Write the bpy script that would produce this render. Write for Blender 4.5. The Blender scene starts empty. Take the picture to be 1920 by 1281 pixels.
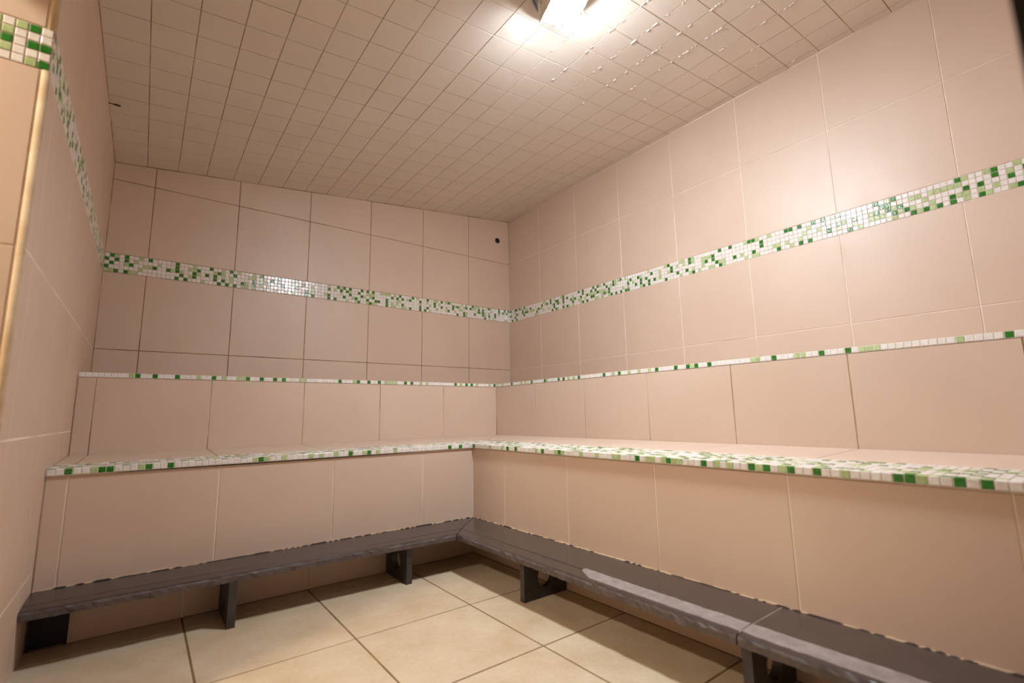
import bpy, bmesh, math, random
from mathutils import Vector, Matrix

random.seed(7)
scene = bpy.context.scene
COL = scene.collection

# ------------------------------------------------------------------ camera
CAM = Vector((-2.6569, -3.4752, 0.7293))
YAW, PITCH, ROLL, FPX = 0.6560, 0.1514, -0.0179, 893.92
_fw = Vector((math.sin(YAW) * math.cos(PITCH), math.cos(YAW) * math.cos(PITCH), math.sin(PITCH)))
_r0 = Vector((math.cos(YAW), -math.sin(YAW), 0.0))
_u0 = _r0.cross(_fw)
_rt = math.cos(ROLL) * _r0 + math.sin(ROLL) * _u0
_up = -math.sin(ROLL) * _r0 + math.cos(ROLL) * _u0
cam_data = bpy.data.cameras.new('camera')
cam = bpy.data.objects.new('camera', cam_data)
COL.objects.link(cam)
cam.matrix_world = Matrix(((_rt.x, _up.x, -_fw.x, CAM.x), (_rt.y, _up.y, -_fw.y, CAM.y),
                           (_rt.z, _up.z, -_fw.z, CAM.z), (0, 0, 0, 1)))
cam_data.sensor_width = 36.0
cam_data.sensor_fit = 'HORIZONTAL'
cam_data.lens = FPX / 1920.0 * 36.0
cam_data.clip_start = 0.02
cam_data.dof.use_dof = True
cam_data.dof.focus_distance = 2.9
cam_data.dof.aperture_fstop = 2.1
scene.camera = cam

# ------------------------------------------------------------------ world, exposure
world = bpy.data.worlds.new('world')
scene.world = world
world.use_nodes = True
world.node_tree.nodes['Background'].inputs[0].default_value = (1.0, 0.86, 0.7, 1)
world.node_tree.nodes['Background'].inputs[1].default_value = 0.01
vs = scene.view_settings
vs.view_transform = 'Standard'
vs.look = 'None'
vs.exposure = 0.0
vs.gamma = 1.0
vs.use_curve_mapping = False
CEILING_LAMP_POWER = 465.0      # emission strength of the ceiling bulkhead glass
PASSAGE_LAMP_POWER = 600.0     # emission strength of the lamp in the entry passage


def in_frame(pt, m=0.0):
    d = Vector(pt) - CAM
    z = d.dot(_fw)
    if z < 0.1:
        return False
    u = 960 + FPX * d.dot(_rt) / z
    v = 640.5 - FPX * d.dot(_up) / z
    return -m < u < 1920 + m and -m < v < 1281 + m


def px_area(corners):
    pts = []
    for c in corners:
        d = Vector(c) - CAM
        z = max(d.dot(_fw), 0.05)
        pts.append((FPX * d.dot(_rt) / z, FPX * d.dot(_up) / z))
    a = 0.0
    for i in range(len(pts)):
        x0, y0 = pts[i]
        x1, y1 = pts[(i + 1) % len(pts)]
        a += x0 * y1 - x1 * y0
    return abs(a) * 0.5


# ------------------------------------------------------------------ materials
def srgb(r, g, b):
    def f(c):
        c /= 255.0
        return c / 12.92 if c <= 0.04045 else ((c + 0.055) / 1.055) ** 2.4
    return (f(r), f(g), f(b), 1.0)


def new_mat(name):
    m = bpy.data.materials.new(name)
    m.use_nodes = True
    nt = m.node_tree
    return m, nt, nt.nodes['Principled BSDF']


def coords(nt, scale=(1, 1, 1)):
    g = nt.nodes.new('ShaderNodeNewGeometry')
    mp = nt.nodes.new('ShaderNodeMapping')
    mp.inputs['Scale'].default_value = scale
    nt.links.new(g.outputs['Position'], mp.inputs['Vector'])
    return mp.outputs['Vector']


def noise(nt, vec, scale, detail=3.0, rough=0.55):
    n = nt.nodes.new('ShaderNodeTexNoise')
    n.inputs['Scale'].default_value = scale
    n.inputs['Detail'].default_value = detail
    n.inputs['Roughness'].default_value = rough
    nt.links.new(vec, n.inputs['Vector'])
    return n.outputs['Fac']


def ramp(nt, fac, stops):
    r = nt.nodes.new('ShaderNodeValToRGB')
    el = r.color_ramp.elements
    el[0].position, el[0].color = stops[0]
    el[1].position, el[1].color = stops[1]
    for p, c in stops[2:]:
        e = el.new(p)
        e.color = c
    nt.links.new(fac, r.inputs['Fac'])
    return r.outputs['Color']


def bump(nt, bsdf, fac, strength, dist):
    b = nt.nodes.new('ShaderNodeBump')
    b.inputs['Strength'].default_value = strength
    b.inputs['Distance'].default_value = dist
    nt.links.new(fac, b.inputs['Height'])
    nt.links.new(b.outputs['Normal'], bsdf.inputs['Normal'])


def mat_tile(name, c0, c1, rough, wav=0.06, spec=0.5):
    m, nt, b = new_mat(name)
    v = coords(nt)
    f = noise(nt, v, 2.2, 3)
    nt.links.new(ramp(nt, f, [(0.3, c0), (0.7, c1)]), b.inputs['Base Color'])
    f2 = noise(nt, v, 9.0, 2)
    rr = nt.nodes.new('ShaderNodeMapRange')
    rr.inputs['To Min'].default_value = rough - 0.05
    rr.inputs['To Max'].default_value = rough + 0.06
    nt.links.new(f2, rr.inputs['Value'])
    nt.links.new(rr.outputs['Result'], b.inputs['Roughness'])
    b.inputs['Specular IOR Level'].default_value = spec
    bump(nt, b, noise(nt, v, 60.0, 2), wav, 0.002)
    return m


def mat_grout(name, c0, c1, scale=3.0, lo=0.4, hi=0.6):
    m, nt, b = new_mat(name)
    v = coords(nt)
    nt.links.new(ramp(nt, noise(nt, v, scale, 4, 0.6), [(lo, c0), (hi, c1)]), b.inputs['Base Color'])
    b.inputs['Roughness'].default_value = 0.85
    bump(nt, b, noise(nt, v, 180.0, 2), 0.3, 0.001)
    return m


M = {}
M['wall'] = mat_tile('peach_wall_tile', srgb(205, 178, 157), srgb(211, 185, 165), 0.46, 0.03, 0.7)
M['seat'] = M['wall']
M['ceiling'] = mat_tile('cream_ceiling_tile', srgb(216, 202, 189), srgb(222, 210, 198), 0.38, 0.10, 0.6)
M['grout_dark'] = mat_grout('brown_stained_grout', srgb(120, 88, 58), srgb(168, 134, 100), 5.0)
M['grout_light'] = mat_grout('cream_grout', srgb(206, 178, 150), srgb(240, 224, 208), 3.0, 0.3, 0.5)
M['grout_mid'] = mat_grout('tan_grout', srgb(150, 118, 86), srgb(206, 178, 152), 4.0)
M['grout_ceiling'] = mat_grout('ceiling_grout', srgb(146, 120, 88), srgb(196, 174, 148), 3.5)
M['grout_floor'] = mat_grout('floor_grout', srgb(96, 74, 40), srgb(132, 104, 64), 4.0)
M['grout_mosaic'] = mat_grout('mosaic_grout', srgb(205, 192, 180), srgb(226, 216, 206), 30.0)
M['grout_pink'] = mat_grout('mosaic_grout_wall', srgb(188, 164, 150), srgb(214, 194, 182), 30.0)
M['caulk'] = mat_grout('cream_caulk', srgb(188, 160, 126), srgb(206, 182, 150), 12.0)
M['plaster'] = mat_grout('passage_plaster', srgb(214, 196, 170), srgb(224, 208, 184), 2.0)


def mat_mosaic(name, c0, c1):
    m, nt, b = new_mat(name)
    v = coords(nt)
    nt.links.new(ramp(nt, noise(nt, v, 45.0, 2), [(0.35, c0), (0.65, c1)]), b.inputs['Base Color'])
    b.inputs['Roughness'].default_value = 0.16
    b.inputs['IOR'].default_value = 1.52
    bump(nt, b, noise(nt, v, 140.0, 2), 0.35, 0.0015)
    return m


M['mos_white'] = mat_mosaic('white_glass_mosaic', srgb(222, 214, 206), srgb(236, 230, 224))
M['mos_light'] = mat_mosaic('pale_green_glass_mosaic', srgb(166, 184, 126), srgb(188, 203, 154))
M['mos_dark'] = mat_mosaic('dark_green_glass_mosaic', srgb(36, 104, 30), srgb(58, 130, 50))


def mat_floor():
    m, nt, b = new_mat('beige_stone_floor_tile')
    v = coords(nt)
    a = noise(nt, v, 5.0, 6, 0.62)
    c = ramp(nt, a, [(0.25, srgb(186, 161, 129)), (0.5, srgb(201, 181, 154)), (0.75, srgb(211, 195, 172))])
    f = noise(nt, coords(nt, (1, 2.2, 1)), 60.0, 5, 0.7)
    c2 = ramp(nt, f, [(0.3, srgb(232, 220, 202)), (0.7, srgb(255, 255, 255))])
    mx = nt.nodes.new('ShaderNodeMix')
    mx.data_type = 'RGBA'
    mx.blend_type = 'MULTIPLY'
    mx.inputs['Factor'].default_value = 0.6
    nt.links.new(c, mx.inputs['A'])
    nt.links.new(c2, mx.inputs['B'])
    nt.links.new(mx.outputs['Result'], b.inputs['Base Color'])
    b.inputs['Roughness'].default_value = 0.55
    bump(nt, b, f, 0.25, 0.002)
    return m


M['floor'] = mat_floor()


def mat_slab(name, c0, c1, rough, bs=0.15):
    m, nt, b = new_mat(name)
    v = coords(nt)
    a = noise(nt, v, 22.0, 6, 0.7)
    nt.links.new(ramp(nt, a, [(0.3, c0), (0.72, c1)]), b.inputs['Base Color'])
    b.inputs['Roughness'].default_value = rough
    bump(nt, b, noise(nt, v, 150.0, 4), bs, 0.002)
    return m


M['slab'] = mat_slab('dark_slate_slab', srgb(54, 44, 41), srgb(72, 60, 55), 0.26, 0.05)
M['slab_edge'] = mat_slab('rough_slate_edge', srgb(70, 61, 59), srgb(104, 92, 88), 0.6, 0.5)
M['grip'] = mat_slab('worn_grey_grip_strip', srgb(118, 104, 98), srgb(156, 142, 136), 0.75, 0.5)
M['leg'] = mat_slab('dark_slate_leg', srgb(46, 40, 40), srgb(70, 62, 60), 0.5, 0.3)


def mat_plain(name, col, rough, metal=0.0):
    m, nt, b = new_mat(name)
    v = coords(nt)
    c2 = tuple(min(1.0, x * 1.15) for x in col[:3]) + (1,)
    nt.links.new(ramp(nt, noise(nt, v, 30.0, 2), [(0.3, col), (0.7, c2)]), b.inputs['Base Color'])
    b.inputs['Roughness'].default_value = rough
    b.inputs['Metallic'].default_value = metal
    return m


M['black'] = mat_plain('black_powder_coat', srgb(14, 13, 12), 0.5)
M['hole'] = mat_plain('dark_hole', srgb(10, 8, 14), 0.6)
M['lamp_body'] = mat_plain('white_lamp_housing', srgb(225, 224, 220), 0.4)
M['wire'] = mat_plain('galvanised_cage_wire', srgb(150, 150, 148), 0.35, 0.6)
M['cable'] = mat_plain('grey_blue_cable', srgb(112, 118, 150), 0.5)
M['pin'] = mat_plain('dark_metal_pin', srgb(40, 30, 22), 0.5)


def mat_emit(name, col, power):
    m, nt, b = new_mat(name)
    b.inputs['Base Color'].default_value = (0.9, 0.9, 0.9, 1)
    b.inputs['Emission Color'].default_value = col
    b.inputs['Emission Strength'].default_value = power
    return m


M['glow'] = mat_emit('lit_lamp_glass', (0.90, 1.0, 1.09, 1), CEILING_LAMP_POWER)
M['glow2'] = mat_emit('lit_passage_lamp_glass', (1.0, 0.90, 0.75, 1), PASSAGE_LAMP_POWER)


# ------------------------------------------------------------------ mesh helpers
def obj(name, me, parent=None, loc=None):
    o = bpy.data.objects.new(name, me)
    COL.objects.link(o)
    if parent is not None:
        o.parent = parent
    if loc is not None:
        o.location = loc
    return o


def tag(o, label=None, cat=None, group=None, kind=None):
    if label:
        o['label'] = label
    if cat:
        o['category'] = cat
    if group:
        o['group'] = group
    if kind:
        o['kind'] = kind
    return o


def empty(name, loc):
    o = bpy.data.objects.new(name, None)
    o.empty_display_size = 0.1
    COL.objects.link(o)
    o.location = loc
    return o


def mesh(name, verts, faces, mat, smooth=False):
    me = bpy.data.meshes.new(name)
    me.from_pydata([tuple(v) for v in verts], [], faces)
    me.materials.append(mat)
    if smooth:
        for p in me.polygons:
            p.use_smooth = True
    me.update()
    return me


def prism_geo(poly, z0, z1):
    """poly: ccw list of (x, y); z0, z1: numbers or functions of (x, y)."""
    n = len(poly)
    f0 = z0 if callable(z0) else (lambda x, y: z0)
    f1 = z1 if callable(z1) else (lambda x, y: z1)
    vs = [(x, y, f0(x, y)) for x, y in poly] + [(x, y, f1(x, y)) for x, y in poly]
    fs = [list(range(n))[::-1], list(range(n, 2 * n))]
    for i in range(n):
        j = (i + 1) % n
        fs.append([i, j, n + j, n + i])
    return vs, fs


def join_geo(parts):
    V, F = [], []
    for vs, fs in parts:
        k = len(V)
        V += vs
        F += [[i + k for i in f] for f in fs]
    return V, F


def rect(x0, x1, y0, y1):
    return [(x0, y0), (x1, y0), (x1, y1), (x0, y1)]


def box_geo(x0, x1, y0, y1, z0, z1):
    return prism_geo(rect(x0, x1, y0, y1), z0, z1)


def inset(poly, d):
    """inset a convex planar 3D polygon (ccw about its normal) by d; d may be a list per edge."""
    n = len(poly)
    ds = d if isinstance(d, (list, tuple)) else [d] * n
    N = Vector((0, 0, 0))
    for i in range(n):
        N += poly[i].cross(poly[(i + 1) % n])
    N.normalize()
    lines = []
    for i in range(n):
        a, b = poly[i], poly[(i + 1) % n]
        e = (b - a).normalized()
        q = N.cross(e)
        lines.append((a + q * ds[i], e, q))
    out = []
    for i in range(n):
        a, e, _ = lines[i - 1]
        p2, _, q2 = lines[i]
        den = e.dot(q2)
        if abs(den) < 1e-9:
            out.append(p2)
        else:
            out.append(a + e * ((p2 - a).dot(q2) / den))
    return out, N


def slab_geo(poly, t, ch):
    """a tile: its face polygon lies on the given 3D polygon, body t deep, edges chamfered by ch."""
    top, N = inset(poly, ch)
    n = len(poly)
    V = [p - N * t for p in poly] + [p - N * ch * 0.7 for p in poly] + top
    F = [list(range(n))[::-1], list(range(2 * n, 3 * n))]
    for i in range(n):
        j = (i + 1) % n
        F.append([i, j, n + j, n + i])
        F.append([n + i, n + j, 2 * n + j, 2 * n + i])
    return V, F


_cache = {}


def tile(parent, name, poly, gap, t, ch, mat, tilt=0.0):
    """one tile as an object of its own; alike tiles share their mesh."""
    poly = [Vector(p) for p in poly]
    c = sum(poly, Vector()) / len(poly)
    rel = [p - c for p in poly]
    key = (name, mat.name, gap, t, ch, tuple(round(x, 4) for p in rel for x in p))
    me = _cache.get(key)
    if me is None:
        q, _ = inset(rel, gap * 0.5)
        V, F = slab_geo(q, t, ch)
        me = mesh(name, V, F, mat)
        _cache[key] = me
    o = obj(name, me, parent, c)
    if tilt:
        o.rotation_euler = (random.gauss(0, tilt), random.gauss(0, tilt), random.gauss(0, tilt))
    return o


def cuts(lo, hi, start, step):
    """joint positions from lo to hi on the grid start + k*step."""
    k0 = math.ceil((lo - start) / step - 1e-6)
    out = [lo]
    k = k0
    while start + k * step < hi - 0.004:
        p = start + k * step
        if p > lo + 0.004:
            out.append(p)
        k += 1
    out.append(hi)
    return out


def mosaic_colour():
    r = random.random()
    return 'mos_dark' if r < 0.20 else ('mos_light' if r < 0.38 else 'mos_white')


PITCH_M = 0.0221


def mosaic(parent, origin, U, V, nu, nv, t=0.004, singles=300, tilt=0.012, name='mosaic_tile',
           field='mosaic_field', need_px=0.0):
    """rows of glass chips; the ones showing largest are objects, the others one joined part."""
    origin, U, V = Vector(origin), Vector(U).normalized(), Vector(V).normalized()
    cells = []
    last = {}
    for i in range(nu):
        for j in range(nv):
            col = mosaic_colour()
            if col == last.get(j) and col == 'mos_dark' and random.random() < 0.75:
                col = 'mos_white'
            last[j] = col
            a = origin + U * (i * PITCH_M) + V * (j * PITCH_M)
            poly = [a, a + U * PITCH_M, a + U * PITCH_M + V * PITCH_M, a + V * PITCH_M]
            c = a + (U + V) * PITCH_M * 0.5
            ar = px_area(poly) if in_frame(c, 8) else 0.0
            cells.append((ar, poly, col))
    cells.sort(key=lambda q: -q[0])
    ns = 0
    rest = []
    for ar, poly, col in cells:
        if ns < singles and ar > need_px:
            tile(parent, name, poly, 0.0026, t, 0.0012, M[col], tilt)
            ns += 1
        else:
            rest.append((poly, col))
    if rest:
        names = ['mos_white', 'mos_light', 'mos_dark']
        VV, FF, MI = [], [], []
        for poly, col in rest:
            q, _ = inset(poly, 0.0013)
            v, f = slab_geo(q, t, 0.0012)
            k = len(VV)
            VV += v
            FF += [[i + k for i in ff] for ff in f]
            MI += [names.index(col)] * len(f)
        me = bpy.data.meshes.new(field)
        me.from_pydata([tuple(v) for v in VV], [], FF)
        for n in names:
            me.materials.append(M[n])
        me.polygons.foreach_set('material_index', MI)
        me.update()
        tag(obj(field, me, parent), kind='stuff')
    return cells


def tube_geo(pts, r, seg=10):
    pts = [Vector(p) for p in pts]
    V, F = [], []
    ref = Vector((0.3, 0.2, 1)).normalized()
    for i, p in enumerate(pts):
        t = (pts[min(i + 1, len(pts) - 1)] - pts[max(i - 1, 0)]).normalized()
        a = t.cross(ref).normalized()
        b = t.cross(a)
        rr = r[i] if isinstance(r, (list, tuple)) else r
        for k in range(seg):
            an = 2 * math.pi * k / seg
            V.append(p + a * math.cos(an) * rr + b * math.sin(an) * rr)
    for i in range(len(pts) - 1):
        for k in range(seg):
            k2 = (k + 1) % seg
            F.append([i * seg + k, i * seg + k2, (i + 1) * seg + k2, (i + 1) * seg + k])
    F.append(list(range(seg))[::-1])
    F.append([(len(pts) - 1) * seg + k for k in range(seg)])
    return V, F


# ------------------------------------------------------------------ dimensions (metres)
XL = -2.902                    # left wall face
YE = -1.965                    # where the left wall ends
YF = -3.54                     # front wall face
G1, MT, MB, G2 = 2.1325, 1.6853, 1.5747, 1.1295
W = 0.45
DL = 0.597                     # depth of the upper tier
DB = 1.197                     # front of the lower tier, back wing
DR = 1.190                     # front of the lower tier, right wing
ZT, ZU = 0.9295, 0.9525        # upper tier: under its edge row, its top
ZS0, ZS1 = 0.572, 0.584        # lower seat: front, back
REC = 0.0022                   # joints lie this much behind the tile faces


def zc(x, y):
    return 2.5603 + 0.1113 * x - 0.0035 * y


# ------------------------------------------------------------------ room shell
w_back = tag(obj('wall_back', mesh('wall_back', *box_geo(-3.30, 0.14, REC, 0.14, -0.1, 2.75), M['grout_dark'])),
             'peach tiled back wall with a green and white mosaic band', kind='structure')
w_right = tag(obj('wall_right', mesh('wall_right', *box_geo(REC, 0.14, -3.68, REC - 0.0005, -0.1, 2.75), M['grout_light'])),
              'peach tiled right wall with a green and white mosaic band', kind='structure')
w_left = tag(obj('wall_left', mesh('wall_left', *box_geo(-3.30, XL - 0.0007, YE + REC, REC - 0.0005, -0.1, 2.75), M['grout_light'])),
             'peach tiled left wall ending in an outer corner', kind='structure')

# back wall tiles
xs = cuts(XL, 0.0, -2.7041, W)
for a, b in zip(xs[:-1], xs[1:]):
    for z0, z1 in ((0.68, G2), (G2, MB), (MT, G1)):
        tile(w_back, 'tile', [(a, 0, z0), (b, 0, z0), (b, 0, z1), (a, 0, z1)], 0.0042, 0.006, 0.0009, M['wall'])
    tile(w_back, 'tile', [(a, 0, G1), (b, 0, G1), (b, 0, zc(b, 0) - 0.001), (a, 0, zc(a, 0) - 0.001)], 0.0042, 0.006, 0.0009, M['wall'])
me = mesh('mosaic_bed', *box_geo(XL, 0, 0.0012, 0.01, MB, MT), M['grout_pink'])
obj('mosaic_bed', me, w_back)
nb = int((0 - XL) / PITCH_M)
mosaic(w_back, (XL + 0.002, -0.0004, MB + 0.0001), (1, 0, 0), (0, 0, 1), nb, 5)

# right wall tiles
ys = cuts(YF, 0.0, -0.4347, W)
for a, b in zip(ys[:-1], ys[1:]):
    for z0, z1 in ((0.68, G2), (G2, MB), (MT, G1)):
        tile(w_right, 'tile', [(0, b, z0), (0, a, z0), (0, a, z1), (0, b, z1)], 0.0042, 0.006, 0.0009, M['wall'])
    tile(w_right, 'tile', [(0, b, G1), (0, a, G1), (0, a, zc(0, a) - 0.001), (0, b, zc(0, b) - 0.001)], 0.0042, 0.006, 0.0009, M['wall'])
obj('mosaic_bed', mesh('mosaic_bed', *box_geo(0.0012, 0.01, YF, 0, MB, MT), M['grout_pink']), w_right)
nr = int(-YF / PITCH_M)
mosaic(w_right, (-0.0004, -0.002, MB + 0.0001), (0, -1, 0), (0, 0, 1), nr, 5)

# left wall tiles, its outer corner and the return face
ys = cuts(YE, 0.0, -1.850, W)
for a, b in zip(ys[:-1], ys[1:]):
    for z0, z1 in ((0.001, 0.25), (0.25, 0.690), (0.690, G2), (G2, MB), (MT, G1)):
        tile(w_left, 'tile', [(XL, a, z0), (XL, b, z0), (XL, b, z1), (XL, a, z1)], 0.0050, 0.006, 0.0009, M['wall'])
    tile(w_left, 'tile', [(XL, a, G1), (XL, b, G1), (XL, b, zc(XL, b) - 0.001), (XL, a, zc(XL, a) - 0.001)], 0.0042, 0.006, 0.0009, M['wall'])
obj('mosaic_bed', mesh('mosaic_bed', *box_geo(XL - 0.01, XL - 0.0012, YE + 0.001, 0, MB, MT), M['grout_pink']), w_left)
nl = int(-YE / PITCH_M)
mosaic(w_left, (XL + 0.0004, YE + 0.004, MB + 0.0001), (0, 1, 0), (0, 0, 1), nl, 5, singles=200, need_px=12)
xr = [-3.30, XL - 0.016]
for z0, z1 in ((0.001, 0.25), (0.25, 0.690), (0.690, G2), (G2, MB), (MT, G1), (G1, 2.19)):
    tile(w_left, 'tile', [(xr[0], YE, z0), (xr[1], YE, z0), (xr[1], YE, z1), (xr[0], YE, z1)], 0.0045, 0.006, 0.0009, M['wall'])
obj('mosaic_bed', mesh('mosaic_bed', *box_geo(-3.30, XL, YE + 0.0012, YE + 0.01, MB, MT), M['grout_pink']), w_left)
mosaic(w_left, (XL - 0.0015 - 10 * PITCH_M, YE - 0.0004, MB + 0.0001), (1, 0, 0), (0, 0, 1), 10, 5, singles=50)
for z0, z1 in ((0.0, MB), (MT, 2.2)):
    V, F = tube_geo([(XL - 0.007, YE + 0.006, z0), (XL - 0.007, YE + 0.006, z1)], 0.0088, 12)
    obj('corner_caulk', mesh('corner_caulk', V, F, M['caulk'], True), w_left)

# ceiling: sloping slab, square tiles, limescale beads along the joints
cg = join_geo([prism_geo(rect(XL, 0.0, YF, 0.0), lambda x, y: zc(x, y) + REC, lambda x, y: zc(x, y) + 0.14),
               prism_geo(rect(-3.20, XL, YF, YE), lambda x, y: zc(x, y) + REC, lambda x, y: zc(x, y) + 0.14)])
ceiling = tag(obj('ceiling', mesh('ceiling', *cg, M['grout_ceiling'])),
              'sloping ceiling of small square cream tiles', kind='structure')
cx = cuts(XL, 0.0, -2.750, 0.150)
cy = cuts(YF, 0.0, -1.187, 0.1515)
cells = []
for a, b in zip(cx[:-1], cx[1:]):
    for c, d in zip(cy[:-1], cy[1:]):
        P = [Vector((x, y, zc(x, y))) for x, y in ((a, d), (b, d), (b, c), (a, c))]
        ctr = sum(P, Vector()) / 4
        cells.append((px_area(P) if in_frame(ctr, 60) else 0.0, P))
cells.sort(key=lambda q: -q[0])
rest = []
for n, (ar, P) in enumerate(cells):
    if n < 300 and ar > 0:
        tile(ceiling, 'tile', P, 0.0034, 0.006, 0.0009, M['ceiling'], 0.0012)
    else:
        q, _ = inset(P, 0.0017)
        rest.append(slab_geo(q, 0.006, 0.0009))
tag(obj('tile_field', mesh('tile_field', *join_geo(rest), M['ceiling']), ceiling), kind='stuff')
beads = []
for _ in range(620):
    k = random.randint(8, 18)
    x = -2.750 + 0.150 * k + random.gauss(0, 0.0015)
    y = random.uniform(-3.1, -1.75)
    if random.random() > math.exp(-((x + 0.85) / 0.42) ** 2 - ((y + 2.45) / 0.42) ** 2) * 1.3:
        continue
    r = random.uniform(0.003, 0.0075)
    z = zc(x, y)
    V, F = [], []
    for ring, (rr, dz) in enumerate(((1.0, 0.0), (0.8, -0.45), (0.35, -0.75))):
        for s in range(7):
            an = 2 * math.pi * s / 7
            V.append((x + math.cos(an) * r * rr * 0.9, y + math.sin(an) * r * rr * 1.7, z + 0.001 + dz * r))
    F = [[0 * 7 + s, 1 * 7 + s, 1 * 7 + (s + 1) % 7, (s + 1) % 7] for s in range(7)]
    F += [[7 + s, 14 + s, 14 + (s + 1) % 7, 7 + (s + 1) % 7] for s in range(7)]
    F.append([14 + s for s in range(7)])
    beads.append((V, F))
for _ in range(900):
    x = random.gauss(-0.95, 0.28)
    y = random.gauss(-2.45, 0.25)
    if not -2.5 < x < -0.1:
        continue
    r = random.uniform(0.0008, 0.0022)
    z = zc(x, y)
    V = [(x + math.cos(2 * math.pi * s / 6) * r, y + math.sin(2 * math.pi * s / 6) * r, z + 0.0003) for s in range(6)]
    V.append((x, y, z - r * 0.6))
    beads.append((V, [[6, (s + 1) % 6, s] for s in range(6)]))
M['lime'] = mat_plain('limescale_bead', srgb(206, 190, 176), 0.35)
tag(obj('limescale_beads', mesh('limescale_beads', *join_geo(beads), M['lime'], True), ceiling), kind='stuff')

# grout fillets where the planes meet
def fillet(parent, p0, p1, r=0.0036, mat='grout_light'):
    V, F = tube_geo([p0, p1], r, 8)
    obj('corner_grout', mesh('corner_grout', V, F, M[mat], True), parent)


fillet(w_back, (XL, 0, 0.958), (XL, 0, zc(XL, 0)), 0.0036, 'grout_mid')
fillet(w_back, (0, 0, 0.958), (0, 0, zc(0, 0)))
fillet(w_back, (XL, 0, zc(XL, 0)), (0, 0, zc(0, 0)), 0.0036, 'grout_mid')
fillet(w_right, (0, 0, zc(0, 0)), (0, YF, zc(0, YF)))
fillet(w_left, (XL, 0, zc(XL, 0)), (XL, YE, zc(XL, YE)), 0.0034, 'grout_mid')

# floor
floor = tag(obj('floor', mesh('floor', *box_geo(-4.75, 0.14, -4.4, 0.14, -0.12, -0.002), M['grout_floor'])),
            'beige stone tiled floor with brown joints', kind='structure')
fx = [-4.70] + [-1.588 - 0.4475 * k for k in range(6, -1, -1)] + [-DR]
fy = [-4.35, -3.984, -3.543, -3.102, -2.661, -2.223, -1.788, -1.322, -DB]
for a, b in zip(fx[:-1], fx[1:]):
    for c, d in zip(fy[:-1], fy[1:]):
        tile(floor, 'tile', [(a, c, 0), (b, c, 0), (b, d, 0), (a, d, 0)], 0.0062, 0.006, 0.0012, M['floor'])

# entry side: wall with the opening to the passage, front wall with doorway, passage shell
HEAD = 1.956
ew = join_geo([box_geo(-3.30, -3.20, YF, YE, HEAD, 2.75), box_geo(-3.30, -3.20, YF - 0.14, -2.59, -0.0, HEAD)])
tag(obj('wall_entry', mesh('wall_entry', *ew, M['plaster'])), 'plain entry wall with an opening to the passage', kind='structure')
fwg = join_geo([box_geo(-2.195, 0.0, YF - 0.12, YF, 0.0, 2.75), box_geo(-3.20, -2.195, YF - 0.12, YF, 2.10, 2.75)])
tag(obj('wall_front', mesh('wall_front', *fwg, M['wall'])), 'front wall with the doorway', kind='structure')
dj = join_geo([box_geo(-2.245, -2.195, YF - 0.10, -3.4585, 0.0, 2.12), box_geo(-3.20, -2.245, YF - 0.10, -3.4585, 2.06, 2.12)])
tag(obj('door_1', mesh('door_1', *dj, M['black'])), 'black door frame at the edge of the doorway', kind='structure')
pg = join_geo([box_geo(-4.75, -4.65, -4.4, 0.1, 0.0, 2.5), box_geo(-4.65, -3.30, 0.0, 0.1, 0.0, 2.5),
               box_geo(-4.65, -3.30, -4.4, -4.3, 0.0, 2.5)])
tag(obj('wall_passage', mesh('wall_passage', *pg, M['plaster'])), 'pale plaster walls of the entry passage', kind='structure')
tag(obj('ceiling_passage', mesh('ceiling_passage', *box_geo(-4.65, -3.30, -4.3, 0.0, 2.45, 2.5), M['plaster'])),
    'plain passage ceiling', kind='structure')

# ------------------------------------------------------------------ tiled benches
XB, YB, GB = XL + 0.0012, YF + 0.0015, -0.0015    # hairline clearance to the walls
lower = empty('tiled_bench', (-1.8, -1.0, 0))
tag(lower, 'lower L-shaped peach tiled bench with mosaic front edge, above the dark foot rests', 'bench')
upper = empty('tiled_bench', (-1.5, -0.4, 0))
tag(upper, 'upper L-shaped peach tiled tier with one row of mosaic along its edge', 'bench')
lower.location = upper.location = (0, 0, 0)

LP = [(XB, -DB + REC), (-DR + REC, -DB + REC), (-DR + REC, YB + 0.02), (-DL, YB + 0.02), (-DL, -DL), (XB, -DL)]
UP = [(XB, -DL + REC), (-DL + REC, -DL + REC), (-DL + REC, YB + 0.02), (-0.03, YB + 0.02), (-0.03, -0.03), (XB, -0.03)]
obj('bench_core', mesh('bench_core', *prism_geo(LP, 0.0, 0.560), M['grout_light']), lower)
obj('bench_core', mesh('bench_core', *prism_geo(UP, 0.0, 0.944), M['grout_mid']), upper)

ZR0, ZR1 = 0.172, 0.5470
# lower risers
for a, b in zip(*(lambda c: (c[:-1], c[1:]))(cuts(XB, -DR, -2.8434, W))):
    tile(lower, 'tile', [(a, -DB, ZR0), (b, -DB, ZR0), (b, -DB, ZR1), (a, -DB, ZR1)], 0.0046, 0.006, 0.0009, M['wall'])
for a, b in zip(*(lambda c: (c[:-1], c[1:]))(cuts(YB, -DB, -1.4875, W))):
    tile(lower, 'tile', [(-DR, b, ZR0), (-DR, a, ZR0), (-DR, a, ZR1), (-DR, b, ZR1)], 0.0046, 0.006, 0.0009, M['wall'])
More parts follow.
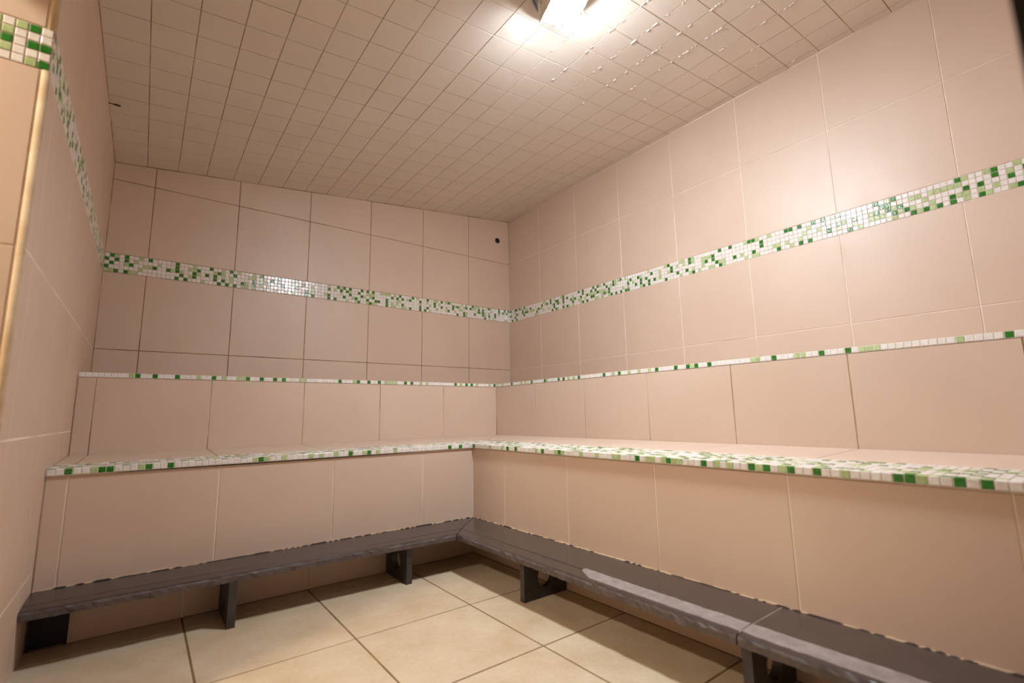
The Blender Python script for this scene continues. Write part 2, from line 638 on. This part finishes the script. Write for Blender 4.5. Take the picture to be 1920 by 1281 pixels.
# skirting under the foot rests follows the floor joints
VENT = -2.797
for a, b in zip(*(lambda c: (c[:-1], c[1:]))([VENT, -2.483, -2.0355, -1.588, -DR])):
    tile(lower, 'skirting_tile', [(a, -DB, 0.0), (b, -DB, 0.0), (b, -DB, ZR0), (a, -DB, ZR0)], 0.004, 0.006, 0.0009, M['wall'])
for a, b in zip(*(lambda c: (c[:-1], c[1:]))([YB, -3.102, -2.661, -2.223, -1.788, -1.322, -DB])):
    tile(lower, 'skirting_tile', [(-DR, b, 0.0), (-DR, a, 0.0), (-DR, a, ZR0), (-DR, b, ZR0)], 0.004, 0.006, 0.0009, M['wall'])
tag(obj('vent_opening', mesh('vent_opening', *join_geo([box_geo(XB + 0.002, VENT - 0.002, -DB - 0.001, -DB + 0.004, 0.002, 0.148),
    box_geo(XB + 0.002, XB + 0.012, -DB - 0.004, -DB - 0.001, 0.002, 0.148), box_geo(VENT - 0.012, VENT - 0.002, -DB - 0.004, -DB - 0.001, 0.002, 0.148)]),
    M['hole']), lower), 'black opening under the bench at its left end')
# upper riser (the back rest of the lower seat)
for a, b in zip(*(lambda c: (c[:-1], c[1:]))(cuts(XB, -DL, -2.838, W))):
    tile(upper, 'tile', [(a, -DL, 0.575), (b, -DL, 0.575), (b, -DL, ZT), (a, -DL, ZT)], 0.0040, 0.006, 0.0009, M['wall'])
for a, b in zip(*(lambda c: (c[:-1], c[1:]))(cuts(YB, -DL, -1.0379, W))):
    tile(upper, 'tile', [(-DL, b, 0.575), (-DL, a, 0.575), (-DL, a, ZT), (-DL, b, ZT)], 0.0040, 0.006, 0.0009, M['wall'])

# lower seat: nosing row, mosaic border, tiles; falls gently to the front
NOSE = 0.0105                  # the edge row stands this far in front of the riser
NB, NR = 8, 10
SL = (ZS1 - ZS0) / 0.6
yb0 = -DB - NOSE
xb0 = -DR - NOSE
yb1 = yb0 + NB * PITCH_M
xb1 = xb0 + NR * PITCH_M
obj('nosing_bed', mesh('nosing_bed', *join_geo([
    prism_geo(rect(XB, xb1, yb0 + 0.0015, yb1), ZR1 + 0.0025, lambda x, y: ZS0 - 0.002 + SL * (y - yb0)),
    prism_geo(rect(xb0 + 0.0015, xb1, YB, yb0 + 0.0015), ZR1 + 0.0025, lambda x, y: ZS0 - 0.002 + SL * (x - xb0))]),
    M['grout_mosaic']), lower)
zf0 = ZS0 - PITCH_M
mosaic(lower, (XB + 0.001, yb0, zf0), (1, 0, 0), (0, 0, 1), int((xb0 - XB) / PITCH_M), 1, name='nosing_tile')
mosaic(lower, (xb0, yb0 - 0.001, zf0), (0, -1, 0), (0, 0, 1), int((yb0 - YB) / PITCH_M), 1, name='nosing_tile')
mosaic(lower, (XB + 0.001, yb0, ZS0), (1, 0, 0), (0, 1, SL), int((xb1 - XB) / PITCH_M), NB, singles=0, field='mosaic_border')
mosaic(lower, (xb1, yb0 - 0.001, ZS0 + SL * NR * PITCH_M), (-1, 0, -SL), (0, -1, 0), NR, int((yb0 - YB) / PITCH_M), singles=0,
       field='mosaic_border')
zb = lambda y: ZS0 + SL * (y - yb0)
zr = lambda x: ZS0 + SL * (x - xb0)
sx = cuts(XB, xb1, -2.388, W)
for a, b in zip(sx[:-1], sx[1:]):
    tile(lower, 'seat_tile', [(a, yb1, zb(yb1)), (b, yb1, zb(yb1)), (b, -DL, zb(-DL)), (a, -DL, zb(-DL))], 0.0035, 0.02, 0.0009, M['seat'])
sy = cuts(YB, yb1, -1.038, W)
for a, b in zip(sy[:-1], sy[1:]):
    tile(lower, 'seat_tile', [(xb1, a, zr(xb1)), (-DL, a, zr(-DL)), (-DL, b, zr(-DL)), (xb1, b, zr(xb1))], 0.0035, 0.02, 0.0009, M['seat'])
c0 = (xb1, yb1, zb(yb1))
tile(lower, 'seat_tile', [c0, (-DL, yb1, ZS1), (-DL, -DL, ZS1)], 0.003, 0.02, 0.0006, M['seat'])
tile(lower, 'seat_tile', [c0, (-DL, -DL, ZS1), (xb1, -DL, ZS1)], 0.003, 0.02, 0.0006, M['seat'])

V, F = [], []  # black strip paints the shadow line in the gap under the nosing
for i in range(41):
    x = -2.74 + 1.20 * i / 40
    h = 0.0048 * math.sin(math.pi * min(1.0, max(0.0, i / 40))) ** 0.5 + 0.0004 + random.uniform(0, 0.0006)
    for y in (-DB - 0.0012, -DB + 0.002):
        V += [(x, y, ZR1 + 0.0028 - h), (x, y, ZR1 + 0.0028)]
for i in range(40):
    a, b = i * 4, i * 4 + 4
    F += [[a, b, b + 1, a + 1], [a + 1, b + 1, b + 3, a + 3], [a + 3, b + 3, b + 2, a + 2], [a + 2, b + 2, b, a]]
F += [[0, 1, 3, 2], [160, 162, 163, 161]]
tag(obj('joint_shade', mesh('joint_shade', V, F, M['hole']), lower), 'black strip painted as shade in the gap under the mosaic edge')

# upper tier: one edge row, a border on top, top tiles
UN = 0.002
obj('nosing_bed', mesh('nosing_bed', *join_geo([
    box_geo(XB, -DL, -DL - UN + 0.0012, -DL + 0.05, ZT + 0.0005, ZU - 0.0012),
    box_geo(-DL - UN + 0.0012, -DL + 0.05, YB, -DL, ZT + 0.0005, ZU - 0.0012)]), M['grout_mosaic']), upper)
mosaic(upper, (XB + 0.001, -DL - UN, ZT + 0.0006), (1, 0, 0), (0, 0, 1), int((-DL - XB) / PITCH_M), 1, name='edge_tile')
mosaic(upper, (-DL - UN, -DL - UN - 0.001, ZT + 0.0006), (0, -1, 0), (0, 0, 1), int((-DL - YB) / PITCH_M), 1, name='edge_tile')
ux = cuts(XB, GB, -2.838, W)
for a, b in zip(ux[:-1], ux[1:]):
    tile(upper, 'seat_tile', [(a, -DL + 0.002, ZU), (b, -DL + 0.002, ZU), (b, GB, ZU), (a, GB, ZU)], 0.0035, 0.012, 0.0009, M['seat'])
uy = cuts(YB, -DL, -1.038, W)
for a, b in zip(uy[:-1], uy[1:]):
    tile(upper, 'seat_tile', [(-DL + 0.002, a, ZU), (GB, a, ZU), (GB, b, ZU), (-DL + 0.002, b, ZU)], 0.0035, 0.012, 0.0009, M['seat'])

# ------------------------------------------------------------------ foot rests
FZ0, FZ1 = 0.153, 0.182


def rough_slab(p_in, p_out, cap_a, cap_b, nseg):
    """a slab between its wall edge and its front edge: top, shallow groove, eased front, slightly chipped edge."""
    a0, a1 = Vector(p_in[0]), Vector(p_in[1])
    b0, b1 = Vector(p_out[0]), Vector(p_out[1])
    V, F, MI = [], [], []
    prof = [(0.0, FZ0), (0.0, FZ1 - 0.0005), (0.0, FZ1), (0.72, FZ1), (0.735, FZ1 - 0.003), (0.75, FZ1 - 0.0005),
            (0.955, FZ1 - 0.003), (0.99, FZ1 - 0.006), (1.0, FZ1 - 0.012), (0.998, FZ0)]
    n = len(prof)
    for i in range(nseg + 1):
        t = i / nseg
        A, B = a0.lerp(a1, t), b0.lerp(b1, t)
        for k, (s, z) in enumerate(prof):
            p = A.lerp(B, s)
            j = 0.0
            if 0 < i < nseg and k in (7, 8, 9):
                d = (B - A).normalized()
                p = p + d * random.gauss(0, 0.0012)
                j = random.gauss(0, 0.0006)
            V.append((p.x, p.y, z + j))
    for i in range(nseg):
        for k in range(n):
            k2 = (k + 1) % n
            F.append([i * n + k, (i + 1) * n + k, (i + 1) * n + k2, i * n + k2])
            MI.append(1 if k in (7, 8) else 0)
    F.append(list(range(n)))
    MI.append(1)
    F.append([nseg * n + k for k in range(n)][::-1])
    MI.append(1)
    me = bpy.data.meshes.new('slab')
    me.from_pydata(V, [], F)
    me.materials.append(M['slab'])
    me.materials.append(M['slab_edge'])
    me.polygons.foreach_set('material_index', MI)
    me.update()
    bm = bmesh.new()
    bm.from_mesh(me)
    bmesh.ops.recalc_face_normals(bm, faces=bm.faces[:])
    bm.to_mesh(me)
    bm.free()
    return me


def leg_mesh(depth, height, thick, r):
    """upright plate with a round hole; depth along +x from 0, thickness about y."""
    segs = 28
    cxh, czh = depth * 0.5, height * 0.52
    outer, inner = [], []
    for i in range(segs):
        an = 2 * math.pi * (i + 0.5) / segs
        dx, dz = math.cos(an), math.sin(an)
        s = min((depth - cxh) / dx if dx > 0 else (cxh / -dx if dx < 0 else 1e9),
                (height - czh) / dz if dz > 0 else (czh / -dz if dz < 0 else 1e9))
        outer.append((cxh + dx * s, czh + dz * s))
        inner.append((cxh + dx * r, czh + dz * r))
    # snap the nearest outline points to the true corners
    for c in ((0, 0), (depth, 0), (depth, height), (0, height)):
        k = min(range(segs), key=lambda q: (outer[q][0] - c[0]) ** 2 + (outer[q][1] - c[1]) ** 2)
        outer[k] = c
    V = []
    for y in (-thick / 2, thick / 2):
        V += [(x, y, z) for x, z in outer]
        V += [(x, y, z) for x, z in inner]
    F = []
    S = segs
    for i in range(S):
        j = (i + 1) % S
        F.append([i, j, S + j, S + i])
        F.append([2 * S + j, 2 * S + i, 3 * S + i, 3 * S + j])
        F.append([j, i, 2 * S + i, 2 * S + j])
        F.append([S + i, S + j, 3 * S + j, 3 * S + i])
    me = mesh('leg', V, F, M['leg'])
    bm = bmesh.new()
    bm.from_mesh(me)
    bmesh.ops.recalc_face_normals(bm, faces=bm.faces[:])
    bm.to_mesh(me)
    bm.free()
    return me


LEG = leg_mesh(0.226, FZ0, 0.026, 0.043)
E0 = 0.0015
fr1 = empty('foot_rest', (0, 0, 0))
tag(fr1, 'dark slate foot rest on hole-pierced legs along the back bench', 'foot rest')
obj('slab', rough_slab([(XL + E0, -DB - E0, 0), (-DR - E0, -DB - E0, 0)],
                       [(XL + E0, -1.402, 0), (-1.449, -1.452, 0)], 0, 0, 90), fr1)


def sealant(p0, p1, n, out, mat, lo, hi, skip):
    """uneven bead of sealant where a slab meets the tiles."""
    p0, p1, out = Vector(p0), Vector(p1), Vector(out)
    V, F = [], []
    h = lo
    for i in range(n + 1):
        p = p0.lerp(p1, i / n)
        if random.random() < 0.22:
            h = random.uniform(lo, hi)
        hh = h if random.random() > skip else lo * 0.3
        V += [p, p + out * 0.0035, p + out * 0.0028 + Vector((0, 0, hh)), p + Vector((0, 0, hh))]
    for i in range(n):
        a, b = i * 4, i * 4 + 4
        for k in range(4):
            F.append([a + k, a + (k + 1) % 4, b + (k + 1) % 4, b + k])
    F += [[0, 3, 2, 1], [n * 4, n * 4 + 1, n * 4 + 2, n * 4 + 3]]
    me = mesh('sealant', V, F, mat)
    bm = bmesh.new()
    bm.from_mesh(me)
    bmesh.ops.recalc_face_normals(bm, faces=bm.faces[:])
    bm.to_mesh(me)
    bm.free()
    return me


obj('sealant', sealant((XL + 0.002, -DB - 0.0006, FZ1 - 0.0004), (-DR - 0.007, -DB - 0.0006, FZ1 - 0.0004), 150, (0, -1, 0),
                       M['slab'], 0.0010, 0.0045, 0.35), fr1)
obj('sealant', sealant((XL + 0.002, -DB - 0.0004, FZ1), (-DR - 0.007, -DB - 0.0004, FZ1), 110, (0, -1, 0),
                       M['caulk'], 0.0015, 0.0042, 0.4), fr1)
for x in (-2.353, -1.672):
    o = obj('leg', LEG, fr1, (x, -DB - 0.003, 0.0))
    o.rotation_euler = (0, 0, -math.pi / 2)

fr2 = empty('foot_rest', (0, 0, 0))
tag(fr2, 'dark slate foot rest with worn grey grip strip along the right bench', 'foot rest')
YS = -2.792
obj('slab', rough_slab([(-DR - E0, -DB - E0 - 0.004, 0), (-DR - E0, YS + 0.002, 0)],
                       [(-1.446, -1.4555, 0), (-1.446, YS + 0.002, 0)], 0, 0, 90), fr2)
obj('slab', rough_slab([(-DR - E0, YS - 0.002, 0), (-DR - E0, YF, 0)],
                       [(-1.446, YS - 0.002, 0), (-1.446, YF, 0)], 0, 0, 50), fr2)
obj('slab_joint', mesh('slab_joint', *box_geo(-1.43, -DR - E0, YS - 0.002, YS + 0.002, FZ0 + 0.004, FZ1 - 0.0006), M['grip']), fr2)


def strip(y0, y1, n, taper):
    V, F = [], []
    for i in range(n + 1):
        y = y0 + (y1 - y0) * i / n
        xa = -1.363 + random.gauss(0, 0.0012)
        xb = -1.424 + random.gauss(0, 0.0010)
        ta = min(1.0, i / 5.0) if taper else 1.0
        xb = -1.385 + (xb + 1.385) * ta
        for x, z in ((xa, FZ1 - 0.003), (xa - 0.001, FZ1 + 0.0010), (xb + 0.001, FZ1 - 0.0008), (xb, FZ1 - 0.004)):
            V.append((x, y, z))
    for i in range(n):
        for k in range(3):
            F.append([i * 4 + k, i * 4 + k + 1, (i + 1) * 4 + k + 1, (i + 1) * 4 + k])
    me = mesh('grip_strip', V, F, M['grip'])
    return me


obj('grip_strip', strip(-2.20, YS + 0.003, 40, True), fr2)
obj('grip_strip', strip(YS - 0.003, YF, 40, False), fr2)
obj('sealant', sealant((-DR - 0.0006, -DB - 0.006, FZ1 - 0.0004), (-DR - 0.0006, YF, FZ1 - 0.0004), 200, (-1, 0, 0),
                       M['slab'], 0.0010, 0.0042, 0.35), fr2)
obj('sealant', sealant((-DR - 0.0004, -DB - 0.006, FZ1), (-DR - 0.0004, YF, FZ1), 140, (-1, 0, 0),
                       M['caulk'], 0.0015, 0.0040, 0.45), fr2)
for y in (-1.905, -2.800):
    o = obj('leg', LEG, fr2, (-DR - 0.003, y, 0.0))
    o.rotation_euler = (0, 0, math.pi)

# ------------------------------------------------------------------ lamps
def dome_geo(a, b, h, rings=10, seg=40, z0=0.0, drop=1.0):
    V, F = [], []
    for r in range(rings):
        th = (math.pi / 2) * r / rings
        c, s = math.cos(th) ** 0.6, math.sin(th)
        for k in range(seg):
            an = 2 * math.pi * k / seg
            V.append((a * c * math.cos(an), b * c * math.sin(an), z0 - h * s))
    V.append((0, 0, z0 - h))
    for r in range(rings - 1):
        for k in range(seg):
            k2 = (k + 1) % seg
            F.append([r * seg + k2, r * seg + k, (r + 1) * seg + k, (r + 1) * seg + k2])
    for k in range(seg):
        F.append([(rings - 1) * seg + (k + 1) % seg, (rings - 1) * seg + k, len(V) - 1])
    return V, F


def oval_ring_geo(a, b, z_top, z_bot, flare, seg=48):
    V, F = [], []
    prof = [(1.0, z_top), (1.0, z_top - (z_top - z_bot) * 0.6), (flare, z_bot), (flare - 0.06, z_bot - 0.003), (flare - 0.12, z_bot + 0.004), (0.90, z_bot + 0.020)]
    for s, z in prof:
        for k in range(seg):
            an = 2 * math.pi * k / seg
            V.append((a * s * math.cos(an), b * s * math.sin(an), z))
    for r in range(len(prof) - 1):
        for k in range(seg):
            k2 = (k + 1) % seg
            F.append([r * seg + k, r * seg + k2, (r + 1) * seg + k2, (r + 1) * seg + k])
    F.append(list(range(seg)))
    F.append([(len(prof) - 1) * seg + k for k in range(seg)][::-1])
    return V, F


def bulkhead(loc, rz, glow, label, sc=1.0, rot=None):
    t = empty('ceiling_lamp', loc)
    if rot is not None:
        t.rotation_euler = rot.to_euler()
    tag(t, label, 'lamp')
    R = Matrix.Rotation(rz, 3, 'Z')

    def put(name, geo, mat, smooth=True):
        V = [R @ (Vector(v) * sc) for v in geo[0]]
        return obj(name, mesh(name, V, geo[1], mat, smooth), t)
    put('housing', oval_ring_geo(0.124, 0.088, 0.0, -0.062, 1.09), M['lamp_body'])
    put('glass', dome_geo(0.122, 0.085, 0.047, z0=-0.052), glow)
    cage = []
    pts = []
    for k in range(25):
        an = math.pi * k / 24
        pts.append((0.134 * math.cos(an), 0.0, -0.066 - 0.044 * max(0, math.sin(an)) ** 0.7))
    cage.append(tube_geo(pts, 0.0026, 8))
    for x in (-0.05, 0.05):
        pts = []
        for k in range(21):
            an = math.pi * k / 20
            pts.append((x, 0.090 * math.cos(an), -0.066 - 0.041 * max(0, math.sin(an)) ** 0.7))
        cage.append(tube_geo(pts, 0.0026, 8))
    c = put('cage', cage[0], M['wire'])
    for g in cage[1:]:
        V = [R @ (Vector(v) * sc) for v in g[0]]
        obj('cage_wire', mesh('cage_wire', V, g[1], M['wire'], True), c)
    for s in (-1, 1):
        V, F = box_geo(s * 0.146 - 0.013, s * 0.146 + 0.013, -0.013, 0.013, -0.072, -0.040)
        put('clamp', (V, F), M['lamp_body'], False)
    return t


lx_, ly_ = -1.487, -2.312
LZ = zc(lx_, ly_) - 0.028
TILT = Matrix.Rotation(-0.29, 3, Vector((-0.60, 0.80, 0.0)))    # hangs a little askew, glass towards the room's corner
lamp = bulkhead((lx_, ly_, LZ), math.atan2(0.8, 0.6), M['glow'],
                'lit oval white bulkhead lamp with wire cage on the tiled ceiling', rot=TILT)
Rinv = TILT.inverted()
toL = lambda p: Rinv @ (Vector(p) - Vector((lx_, ly_, LZ)))
mnt = prism_geo([(lx_ + 0.06 * math.cos(a), ly_ + 0.06 * math.sin(a)) for a in [2 * math.pi * k / 24 for k in range(24)]],
                LZ - 0.004, lambda x, y: zc(x, y) - 0.0005)
obj('mount', mesh('mount', [toL(v) for v in mnt[0]], mnt[1], M['lamp_body']), lamp)
# half shield added beside the glass to keep light off the left wall
hv, hf = [], []
NA = 30
for side in (1.085, 1.10):
    for i in range(NA + 1):
        az = math.radians(110 + 98 * i / NA) - math.atan2(0.8, 0.6)
        d = 0.004 + 0.066 * math.sin(math.pi * i / NA) ** 0.6
        x, y = 0.124 * math.cos(az), 0.088 * math.sin(az)
        hv += [(x * side, y * side, -0.050), (x * side * 0.99, y * side * 0.99, -0.056 - d)]
NV = 2 * (NA + 1)
for i in range(NA):
    q = [2 * i, 2 * i + 2, 2 * i + 3, 2 * i + 1]
    hf += [q, [NV + k for k in q[::-1]], [2 * i + 1, 2 * i + 3, NV + 2 * i + 3, NV + 2 * i + 1]]
R2 = Matrix.Rotation(math.atan2(0.8, 0.6), 3, 'Z')
tag(obj('light_shield', mesh('light_shield', [R2 @ Vector(v) for v in hv], hf, M['lamp_body'], True), lamp), 'pale metal half shield added to keep light off the left wall')
cab = [(-1.62, -2.32), (-1.60, -2.27), (-1.575, -2.235), (-1.55, -2.21), (-1.525, -2.192), (-1.50, -2.180), (-1.478, -2.170),
       (-1.461, -2.165), (-1.450, -2.175), (-1.445, -2.195)]
cz = [0.008, 0.008, 0.009, 0.012, 0.016, 0.020, 0.022, 0.022, 0.021, 0.020]
V, F = tube_geo([(x, y, zc(x, y) - d) for (x, y), d in zip(cab, cz)], 0.0062, 10)
obj('cable', mesh('cable', [toL(v) for v in V], F, M['cable'], True), lamp)
bulkhead((-4.0, -2.37, 2.449), math.pi / 2, M['glow2'], 'lit oval bulkhead lamp on the passage ceiling')

# ------------------------------------------------------------------ small things
def disc_geo(seg, prof):
    V, F = [], []
    for r, d in prof:
        for k in range(seg):
            an = 2 * math.pi * k / seg
            V.append((r * math.cos(an), d, r * math.sin(an)))
    for i in range(len(prof) - 1):
        for k in range(seg):
            k2 = (k + 1) % seg
            F.append([i * seg + k, (i + 1) * seg + k, (i + 1) * seg + k2, i * seg + k2])
    F.append([(len(prof) - 1) * seg + k for k in range(seg)])
    F.append(list(range(seg)))
    return V, F


sp = obj('wall_port', mesh('wall_port', *disc_geo(24, [(0.0255, 0.0), (0.025, -0.003), (0.0215, -0.0035), (0.0205, -0.0012)]), M['hole'], False),
         None, (-0.135, -0.0005, 2.346))
tag(sp, 'small round black port in the back wall near the ceiling corner', 'wall port')

pin = empty('metal_pin', (XL, -0.68, zc(XL, -0.68) - 0.012))
tag(pin, 'thin dark metal pin sticking out at the top of the left wall', 'pin')
obj('shaft', mesh('shaft', *tube_geo([(-0.004, 0, 0), (0.022, 0.0, 0.001)], 0.0022, 8), M['pin'], True), pin)
obj('tip', mesh('tip', *tube_geo([(0.020, 0, 0.001), (0.045, 0.0, 0.001)], 0.0042, 10), M['pin'], True), pin)
